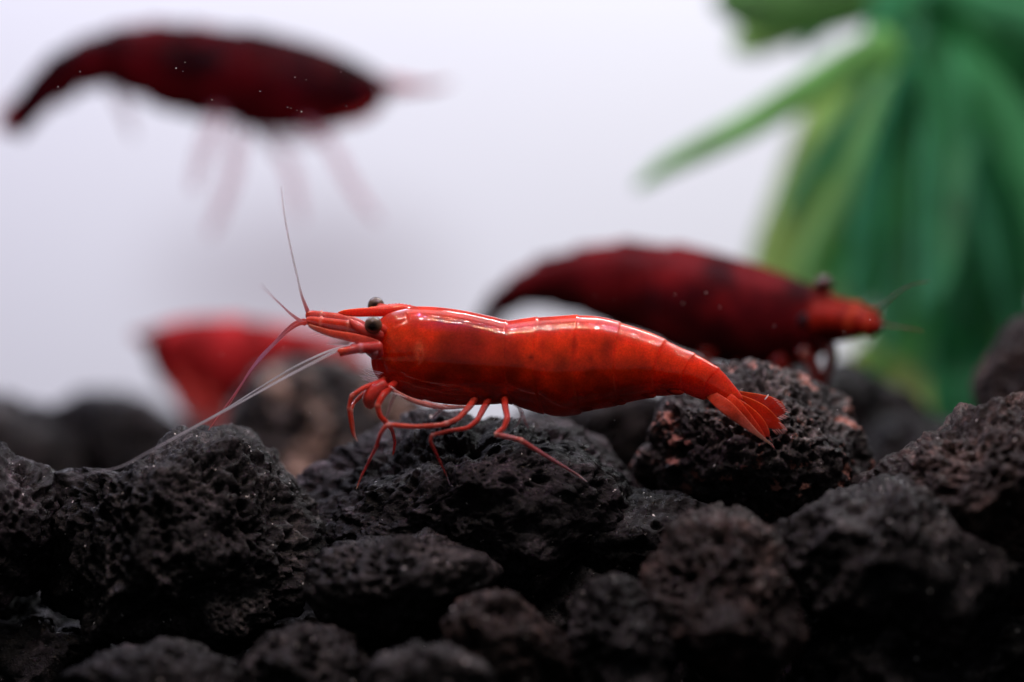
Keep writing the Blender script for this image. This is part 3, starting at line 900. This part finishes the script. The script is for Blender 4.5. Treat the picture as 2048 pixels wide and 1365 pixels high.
# ================================================================== blurred shrimps behind
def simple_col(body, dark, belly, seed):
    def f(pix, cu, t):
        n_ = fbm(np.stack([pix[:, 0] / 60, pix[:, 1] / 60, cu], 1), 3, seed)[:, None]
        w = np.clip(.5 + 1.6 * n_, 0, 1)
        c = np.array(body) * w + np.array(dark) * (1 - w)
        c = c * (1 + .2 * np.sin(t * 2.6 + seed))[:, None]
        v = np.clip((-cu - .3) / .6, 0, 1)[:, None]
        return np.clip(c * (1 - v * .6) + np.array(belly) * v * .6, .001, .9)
    return f


# --- upper left, swimming to the right
y1 = 4.1
s1 = empty("maroon_shrimp", tuple(at(420, 150, y1)))
tag(s1, "dark maroon shrimp swimming to the right in the upper left, far out of focus", "shrimp")
ST1 = [(775, 172, 768, 200, 8), (745, 152, 742, 220, 28), (700, 128, 700, 236, 42), (640, 104, 640, 249, 52), (570, 86, 565, 250, 58), (500, 74, 500, 244, 58), (430, 66, 440, 218, 54),
       (370, 60, 375, 213, 50), (310, 58, 315, 194, 46), (255, 64, 262, 172, 42), (200, 78, 215, 155, 36), (150, 98, 172, 160, 30), (110, 120, 140, 178, 25), (75, 150, 108, 200, 21), (45, 188, 80, 225, 17), (22, 222, 58, 250, 13), (8, 244, 38, 266, 5)]
ST1 = [(a, b_ - 13, c, d + 13, w * 1.1) for a, b_, c, d, w in ST1]
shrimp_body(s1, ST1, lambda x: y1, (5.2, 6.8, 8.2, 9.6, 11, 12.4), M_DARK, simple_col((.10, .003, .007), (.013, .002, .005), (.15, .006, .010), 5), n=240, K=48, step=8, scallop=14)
tube("rostrum", s1, [(745, 160, 0, 9), (800, 170, 0, 13), (850, 175, 0, 9), (905, 166, 0, 3)], M_FIN, (.50, .14, .17), y=y1, n=24, K=10, flat=.4)
tube("antennal_scale", s1, [(755, 190, 0, 12), (790, 186, 0, 9), (825, 180, 0, 6), (850, 178, 0, 2)], M_PALE, (.50, .12, .14), y=y1, n=20, K=10, flat=.5)
for yy in (-.14, .14):
    sphere("eye", s1, at(768, 176, y1 + yy), .045, M_EYE, lambda V: np.tile((.02, .01, .012), (len(V), 1)), 3)
tube("throat_plate", s1, [(760, 206, -.05, 8), (730, 226, -.05, 14), (690, 238, -.05, 14), (640, 246, -.05, 10)], M_FIN, (.45, .03, .03), y=y1, n=24, K=10, flat=.8)
for pts in ([(440, 215, -.1, 16), (424, 262, -.1, 17), (402, 320, -.1, 14), (385, 385, -.1, 8)],
            [(482, 235, 0, 16), (472, 300, 0, 17), (462, 360, 0, 15), (440, 420, 0, 12), (418, 476, 0, 6)],
            [(505, 238, .1, 15), (540, 285, .1, 13), (575, 325, .1, 13), (590, 380, .1, 12), (604, 448, .1, 6)],
            [(600, 240, -.1, 12), (655, 284, -.1, 12), (690, 345, -.1, 12), (722, 398, -.1, 10), (760, 446, -.1, 5)]):
    tube("leg", s1, pts, M_PALE, (.80, .30, .42), y=y1, n=30, K=10, flat=.5)
tube("swimmeret", s1, [(218, 150, 0, 18), (236, 190, 0, 14), (250, 222, 0, 11), (268, 280, 0, 5)], M_PALE, (.40, .10, .12), y=y1, n=24, K=10, flat=.5)
tube("swimmeret", s1, [(500, 235, 0, 20), (545, 262, 0, 20), (610, 276, 0, 15), (670, 268, 0, 6)], M_PALE, (.45, .10, .14), y=y1, n=24, K=10, flat=.5)
for dx in (0, 10):
    tube("uropod", s1, [(50 + dx, 195, 0, 16), (32 + dx, 222, 0, 24), (18 + dx, 244, 0, 24), (6 + dx, 268, 0, 9)], M_FIN, (.40, .025, .04), y=y1 + dx * .01, n=20, K=12, flat=.3)

# --- right, behind the sharp shrimp, facing right and angled towards the camera
yf = lambda x: float(np.interp(x, [960, 1300, 1760], [3.7, 2.75, 1.35]))
s2 = empty("maroon_shrimp", tuple(at(1400, 700, 2.6)))
tag(s2, "dark red shrimp with raised eye facing right, standing behind the sharp red one", "shrimp")
ST2 = [(1655, 590, 1668, 668, 9), (1640, 580, 1655, 692, 26), (1605, 566, 1622, 716, 42), (1560, 548, 1570, 732, 56), (1500, 527, 1505, 734, 66), (1430, 508, 1430, 722, 70), (1360, 496, 1355, 694, 68), (1290, 488, 1290, 660, 64),
       (1220, 488, 1230, 642, 58), (1160, 500, 1185, 624, 52), (1110, 520, 1142, 610, 46), (1065, 545, 1100, 602, 38), (1025, 573, 1056, 602, 30), (995, 602, 1020, 620, 22), (975, 630, 1000, 650, 17), (955, 668, 980, 690, 9)]


def yf2(x):
    return yf(x)


ST2 = [(a - (14 if i > 9 else 0), b_ - (6 if i > 9 else 2), c - (8 if i > 9 else 0), d + 8, w * 1.05) for i, (a, b_, c, d, w) in enumerate(ST2)]
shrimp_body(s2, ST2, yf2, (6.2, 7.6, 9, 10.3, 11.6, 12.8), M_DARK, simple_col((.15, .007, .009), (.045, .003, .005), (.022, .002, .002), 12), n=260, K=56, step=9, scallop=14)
tube("rostrum", s2, [(1600, 570, 1.15 + 1.1, 9), (1650, 592, 2.05, 9), (1705, 618, 1.9, 7), (1735, 632, 1.8, 3)], M_LIMB, (.40, .03, .015), y=-.4, n=24, K=12, flat=.4)
e = sphere("eye", s2, at(1648, 570, 1.5), .052, M_EYE, lambda V: np.tile((.05, .012, .01), (len(V), 1)), 4)
tube("eye_stalk", e, [(1646, 572, 2.0, 12), (1640, 588, 2.05, 15), (1632, 604, 2.1, 16)], M_LIMB, (.22, .02, .015), y=-.4, n=12, K=12)
sphere("eye", s2, at(1612, 642, 1.45), .046, M_DARK, lambda V: np.tile((.012, .010, .014), (len(V), 1)), 4)
for yy, dy in ((-.08, 0), (.1, -14)):
    tube("antennule_stem", s2, [(1630, 642 + dy, 1.98 + yy, 42), (1675, 642 + dy, 1.85 + yy, 33), (1712, 647 + dy, 1.75 + yy, 26), (1742, 653 + dy, 1.7 + yy, 19), (1762, 655 + dy, 1.65 + yy, 9)], M_DARK, (.22, .012, .006), y=-.4, n=30, K=16, joints=(2.0, 3.0), jcol=(.5, .06, .02))
tube("antennal_scale", s2, [(1640, 664, 1.9, 24), (1680, 664, 1.8, 20), (1720, 660, 1.7, 12), (1752, 652, 1.6, 4)], M_DARK, (.26, .014, .006), y=-.4, n=24, K=14, flat=.4)
tube("antennule", s2, [(1744, 630, 1.65, 4), (1764, 612, 1.5, 2.4), (1790, 590, 1.3, 2.0), (1820, 572, 1.1, 1.6), (1862, 562, 1.0, .8)], M_LIMB, (.035, .03, .02), y=-.4, n=40, K=7)
tube("antennule", s2, [(1756, 648, 1.6, 4), (1780, 652, 1.5, 2.0), (1810, 656, 1.3, 1.5), (1850, 664, 1.2, .8)], M_LIMB, (.16, .05, .03), y=-.4, n=30, K=7)
for pts in ([(1600, 705, 2.0, 20), (1622, 722, 1.95, 15), (1632, 760, 1.95, 12), (1615, 800, 2.0, 6)],
            [(1645, 670, 1.9, 17), (1662, 705, 1.85, 13), (1655, 745, 1.9, 10), (1640, 790, 1.95, 5)],
            [(1550, 715, 2.2, 18), (1570, 745, 2.2, 14), (1590, 790, 2.2, 8)],
            [(1480, 715, 2.5, 18), (1500, 750, 2.5, 13), (1530, 800, 2.5, 7)],
            [(1420, 700, 2.6, 18), (1410, 740, 2.6, 13), (1400, 790, 2.6, 7)]):
    tube("leg", s2, pts, M_LIMB, (.20, .018, .012), y=-.4, n=26, K=12)
for x in (1210, 1260, 1310):
    tube("swimmeret", s2, [(x, 620, 3.6, 20), (x + 20, 655, 3.6, 14), (x + 34, 684, 3.6, 5)], M_LIMB, (.14, .012, .01), y=-.4, n=14, K=10, flat=.4)
for dx in (0, 14):
    tube("uropod", s2, [(975 + dx, 640, 4.3, 12), (962 + dx, 665, 4.35, 16), (950 + dx, 700, 4.4, 12), (944 + dx, 720, 4.4, 4)], M_FIN, (.30, .02, .02), y=-.4, n=16, K=12, flat=.3)

# --- left, standing on the far rocks, head to the left
y3 = 4.3
s3 = empty("pale_legged_shrimp", tuple(at(430, 850, y3)))
tag(s3, "blurred crimson shrimp at the left behind the crossing antennae, hunched over pale feet", "shrimp")
ST3 = [(288, 680, 296, 704, 10), (306, 664, 316, 744, 32), (345, 651, 352, 780, 46), (395, 644, 388, 785, 54), (440, 644, 430, 800, 58), (485, 646, 478, 792, 58), (525, 652, 515, 770, 54), (562, 658, 555, 748, 48),
       (602, 666, 595, 734, 40), (642, 674, 636, 726, 34), (682, 686, 670, 728, 28), (714, 702, 696, 742, 22), (742, 728, 724, 760, 13)]
ST3 = [(a - 2, b_ - 7, c, d + (14 if x_ < 7 else 6), w * 1.1) for x_, (a, b_, c, d, w) in enumerate(ST3)]
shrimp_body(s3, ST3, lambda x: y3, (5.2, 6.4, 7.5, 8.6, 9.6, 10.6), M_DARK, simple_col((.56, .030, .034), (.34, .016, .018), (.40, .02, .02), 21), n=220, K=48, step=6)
tube("rostrum", s3, [(320, 665, 0, 10), (290, 668, 0, 7), (262, 668, 0, 3)], M_FIN, (.50, .05, .05), y=y3, n=16, K=10, flat=.4)
for yy in (-.13, .13):
    sphere("eye", s3, at(306, 676, y3 + yy), .04, M_EYE, lambda V: np.tile((.02, .01, .012), (len(V), 1)), 3)
for pts, cc in (([(345, 740, -.15, 22), (368, 790, -.2, 22), (388, 830, -.2, 20), (392, 866, -.2, 12)], (.66, .09, .08)),
                ([(390, 770, -.15, 30), (412, 810, -.2, 27), (424, 845, -.2, 22), (432, 880, -.2, 12)], (.64, .07, .06)),
                ([(440, 780, 0, 32), (440, 815, 0, 28), (446, 845, 0, 20), (466, 880, 0, 10)], (.60, .06, .05)),
                ([(370, 780, .15, 22), (396, 820, .2, 20), (412, 860, .2, 16), (418, 890, .2, 8)], (.70, .16, .15)),
                ([(480, 775, 0, 24), (478, 810, 0, 20), (462, 840, 0, 14), (450, 870, 0, 8)], (.50, .03, .03))):
    tube("leg", s3, pts, M_FIN, lerp_col([(0, (.45, .02, .015)), (.5, cc), (1, (.78, .42, .42))]), y=y3, n=28, K=12, flat=.6)
tube("antennal_scale", s3, [(318, 690, 0, 12), (296, 684, 0, 14), (276, 676, 0, 8), (262, 672, 0, 3)], M_FIN, (.55, .12, .13), y=y3, n=16, K=10, flat=.4)
for k, (x, y_) in enumerate(((528, 752), (575, 728), (625, 718))):
    tube("swimmeret", s3, [(x, y_ - 10, 0, 12), (x + 12, y_ + 4, 0, 10), (x + 24, y_ + 10, 0, 4)], M_FIN, (.40, .03, .03), y=y3, n=14, K=10, flat=.4)
for k, (ex, ey) in enumerate(((744, 790), (766, 778), (724, 768))):
    tube("uropod", s3, [(712, 730, 0, 12), ((712 + ex) / 2, (735 + ey) / 2, 0, 18), (ex - 4, ey - 6, 0, 14), (ex, ey, 0, 4)], M_PALE, (.70, .25, .30), y=y3 + .05 * k, n=20, K=12, flat=.3)

# ================================================================== green plant
plant = empty("plastic_plant", tuple(at(1900, 950, 6.4)))
tag(plant, "tall green plastic aquarium plant with broad drooping blades at the upper right", "plant")
G_Y, G_M, G_D, G_T = (.30, .46, .10), (.055, .26, .085), (.012, .125, .050), (.02, .22, .12)


def leaf(pts, colr, y, tilt=0.0, flat=.05, n=36, K=12, name="leaf"):
    S, t = catmull([p for p in pts], n)
    y -= .9
    C = np.array([at(a, b_, y + c_) for a, b_, c_ in S[:, :3]])
    k = (D + C[:, 1]) / D / PX
    T, Nn, B = frames(C)
    w = np.maximum(S[:, 3], .5) * k
    ct, st_ = math.cos(tilt), math.sin(tilt)
    A = Nn * ct + B * st_
    Bb = np.cross(T, A)
    w[0] *= .4
    w[-1] *= .15
    th = np.maximum(w * flat, .008)
    V, F = loft_arrays(C, A * w[:, None], Bb * th[:, None], K)
    # folded along the midrib
    V = V.reshape(n, K, 3)
    c_ = np.cos(np.linspace(0, 2 * math.pi, K, endpoint=False))
    V += (Bb * (w * .35)[:, None])[:, None, :] * (np.abs(c_) - .5)[None, :, None]
    V = V.reshape(-1, 3)
    cc = np.tile(np.array(colr) * np.array((2.0, 1.65, 1.45)) + np.array((.02, .02, .012)), (len(V), 1))
    F = [tuple(f) for f in F] + [tuple(range(K - 1, -1, -1)), tuple((n - 1) * K + j for j in range(K))]
    return mk(name, V, F, M_LEAF, plant, col=cc)


tube("stem", plant, [(1905, 1000, 0, 16), (1880, 800, .1, 16), (1850, 500, .1, 16), (1830, 200, 0, 15), (1840, -60, 0, 14), (1850, -300, 0, 10)], M_LEAF, (.03, .16, .06), y=6.9, n=60, K=12)
leaf([(1780, -30, 0, 40), (1700, 0, 0, 62), (1600, 10, 0, 70), (1500, 10, 0, 62), (1425, 0, 0, 20)], (.035, .13, .03), 5.6, .3)
leaf([(1760, 10, 0, 24), (1650, 30, 0, 30), (1560, 55, 0, 42), (1500, 80, 0, 36), (1465, 105, 0, 10)], (.07, .18, .03), 5.9, -.2)
leaf([(1800, 90, 0, 50), (1700, 130, 0, 38), (1600, 190, 0, 34), (1500, 250, 0, 30), (1400, 300, 0, 26), (1330, 335, 0, 20), (1270, 378, 0, 8)], (.09, .30, .07), 5.0, .25)
leaf([(1790, 120, .5, 40), (1690, 200, .3, 60), (1640, 300, 0, 60), (1600, 420, 0, 64), (1560, 520, 0, 60), (1520, 640, 0, 40), (1500, 720, 0, 10)], (.20, .38, .09), 6.2, .2)
leaf([(1800, 140, .5, 40), (1740, 240, .3, 56), (1700, 360, 0, 60), (1670, 480, 0, 62), (1640, 600, 0, 54), (1610, 700, 0, 12)], (.26, .42, .10), 6.6, -.3)
leaf([(1800, 100, .5, 40), (1760, 200, .3, 50), (1720, 320, 0, 44), (1690, 440, 0, 40), (1660, 540, 0, 34), (1640, 620, 0, 10)], (.05, .24, .08), 5.8, .5)
leaf([(1830, 100, 0, 50), (1800, 220, 0, 60), (1770, 340, 0, 60), (1740, 460, 0, 54), (1720, 560, 0, 40), (1700, 650, 0, 8)], (.022, .20, .10), 6.0, -.25)
leaf([(1830, 80, 0, 46), (1850, 200, 0, 56), (1850, 320, 0, 60), (1830, 450, 0, 54), (1810, 560, 0, 44), (1800, 640, 0, 8)], (.06, .27, .12), 6.3, .2)
leaf([(1850, 60, 0, 40), (1890, 180, -.2, 50), (1900, 300, -.4, 46), (1895, 420, -.5, 40), (1885, 520, -.6, 30), (1875, 612, -.6, 8)], (.04, .26, .13), 5.2, .1)
leaf([(1880, 40, 0, 60), (1930, 180, 0, 70), (1950, 330, 0, 70), (1955, 480, 0, 64), (1950, 620, 0, 54), (1940, 740, 0, 30)], (.012, .12, .055), 5.6, -.1)
leaf([(1900, 0, 0, 60), (1980, 120, 0, 80), (2010, 280, 0, 80), (2020, 440, 0, 76), (2010, 600, 0, 64), (1990, 760, 0, 40)], (.012, .13, .05), 5.9, .2)
leaf([(1900, 60, 0, 50), (1990, 200, 0, 60), (2050, 330, 0, 60), (2090, 480, 0, 50), (2110, 620, 0, 20)], (.02, .17, .06), 5.2, .15)
leaf([(1860, -20, 0, 60), (1950, 40, 0, 70), (2050, 80, 0, 70), (2150, 140, 0, 60), (2230, 240, 0, 20)], (.014, .14, .055), 5.2, -.3)
leaf([(1840, -40, 0, 60), (1800, 40, 0, 66), (1790, 140, 0, 66), (1780, 240, 0, 50), (1770, 330, 0, 10)], (.012, .14, .06), 5.5, .1)
leaf([(1850, -120, 0, 50), (1780, -60, 0, 60), (1700, 10, 0, 50), (1640, 60, 0, 26), (1600, 110, 0, 8)], (.014, .15, .05), 6.0, .5)
leaf([(1880, 200, 0, 40), (1930, 340, 0, 46), (1980, 460, 0, 44), (2020, 560, 0, 34), (2060, 660, 0, 10)], (.06, .26, .09), 6.9, -.4)
leaf([(1860, 400, 0, 30), (1800, 470, 0, 40), (1760, 520, 0, 40), (1700, 540, 0, 34), (1640, 545, 0, 10)], (.014, .16, .08), 6.4, .6)
leaf([(1870, 560, .5, 30), (1820, 620, .4, 44), (1770, 690, .2, 54), (1740, 770, 0, 50), (1730, 850, 0, 20)], (.10, .30, .08), 6.6, -.2)
leaf([(1880, 560, .5, 30), (1860, 640, .4, 50), (1850, 720, .2, 60), (1860, 800, 0, 56), (1880, 900, 0, 20)], (.05, .23, .07), 6.0, .2)
leaf([(1900, 560, .5, 30), (1910, 640, .4, 50), (1910, 720, .2, 60), (1905, 800, 0, 50), (1900, 880, 0, 20)], (.012, .17, .075), 5.2, -.15)
leaf([(1930, 560, .5, 30), (1950, 660, .4, 54), (1960, 760, .2, 60), (1955, 840, 0, 50), (1950, 920, 0, 20)], (.03, .24, .07), 5.7, .1)
leaf([(1900, 620, .5, 30), (1830, 690, .4, 30), (1780, 730, .2, 34), (1720, 770, 0, 30), (1680, 830, 0, 10)], (.035, .22, .05), 5.4, .4)
leaf([(1700, 700, .5, 20), (1750, 730, .4, 34), (1810, 770, .2, 36), (1860, 820, 0, 28), (1890, 870, 0, 10)], (.28, .42, .12), 5.2, -.3)
leaf([(1860, -60, 0, 44), (1880, 30, 0, 60), (1890, 130, 0, 56), (1880, 240, 0, 40), (1870, 340, 0, 10)], (.04, .22, .06), 6.6, .1)
leaf([(1960, 300, 0, 26), (2010, 420, 0, 34), (2030, 540, 0, 34), (2040, 640, 0, 24), (2060, 740, 0, 8)], (.012, .13, .06), 5.0, -.1)

leaf([(1850, -200, 0, 60), (1930, -90, 0, 90), (2010, 0, 0, 95), (2080, 110, 0, 80), (2130, 260, 0, 20)], (.012, .13, .05), 5.9, .1)
leaf([(1870, -240, 0, 60), (1980, -160, 0, 90), (2100, -60, 0, 90), (2200, 80, 0, 30)], (.02, .15, .05), 6.2, -.1)
leaf([(1860, 0, 0, 60), (1880, 160, 0, 90), (1900, 330, 0, 96), (1910, 500, 0, 90), (1900, 640, 0, 70), (1890, 760, 0, 20)], (.016, .15, .065), 7.0, .05)
leaf([(1850, 40, 0, 50), (1790, 200, 0, 80), (1750, 360, 0, 80), (1715, 500, 0, 70), (1690, 620, 0, 20)], (.05, .22, .08), 7.2, -.1)
leaf([(1980, 520, 0, 50), (2010, 640, 0, 80), (2020, 760, 0, 80), (2010, 880, 0, 40)], (.014, .14, .065), 6.4, .1)

rp = random.Random(14)
for k in range(26):
    a = rp.uniform(0, 1)
    x1 = 1590 + 430 * a + rp.uniform(-20, 20)
    yl = rp.uniform(420, 860) if a > .3 else rp.uniform(420, 620)
    x0 = 1780 + 130 * a
    c_ = rp.choice([(.05, .25, .10), (.02, .18, .09), (.02, .20, .12), (.10, .30, .10), (.015, .14, .07), (.16, .34, .10) if a < .4 else (.02, .16, .07)])
    w_ = rp.uniform(16, 32)
    leaf([(x0, rp.uniform(-60, 160), 0, w_ * .7), (x0 * .75 + x1 * .25 + 8, yl * .35, 0, w_), (x0 * .4 + x1 * .6 + rp.uniform(-8, 8), yl * .62, 0, w_), (x1, yl * .86, 0, w_ * .8), (x1 - 10, yl, 0, 4)],
         c_, rp.uniform(4.9, 7.4), rp.uniform(-.6, .6), n=26, K=8)

# ================================================================== drifting specks in the water
rs = np.random.RandomState(8)
V0, F0 = ico(1)
pos = [(352, 137), (366, 143), (370, 125), (424, 200), (116, 174), (590, 155), (612, 160), (681, 145), (57, 300), (520, 183), (693, 213), (160, 144),
       (575, 215), (582, 217), (594, 221), (603, 224), (1190, 593), (1230, 600), (1350, 589), (1412, 586), (1440, 615), (1550, 588), (1548, 652), (1688, 667),
       (1365, 607), (1740, 640), (1229, 841), (988, 840), (1080, 1170), (1613, 1180), (1675, 820), (1720, 885), (1742, 890), (1180, 1083), (224, 788), (98, 870), (225, 926), (620, 826), (600, 880), (1530, 200),
       (318, 692), (443, 710), (500, 667), (568, 694), (1260, 60), (1270, 435), (30, 1285), (100, 1330), (196, 1350)]
Vs, Fs, o = [], [], 0
for (a, b_) in pos:
    yy = rs.uniform(-.75, -.45) if 240 < b_ < 820 and a < 1700 else rs.uniform(-.1, .1)
    if b_ > 860: yy = -1.9 if b_ > 1100 else -1.4
    r = rs.uniform(.5, 1.1) / PX
    Vs.append(V0 * np.array([r * rs.uniform(.7, 2.0), r, r]) + at(a, b_, yy if b_ < 860 else yy)); Fs.append(F0 + o); o += len(V0)
m, nt, b = nodes("pale_water_speck")
b.inputs['Base Color'].default_value = (.8, .78, .76, 1)
b.inputs['Roughness'].default_value = .3
sp = mk("water_specks", np.vstack(Vs), np.vstack(Fs), m)
tag(sp, "tiny pale specks drifting in the water in front of the shrimps", "specks", kind='stuff')
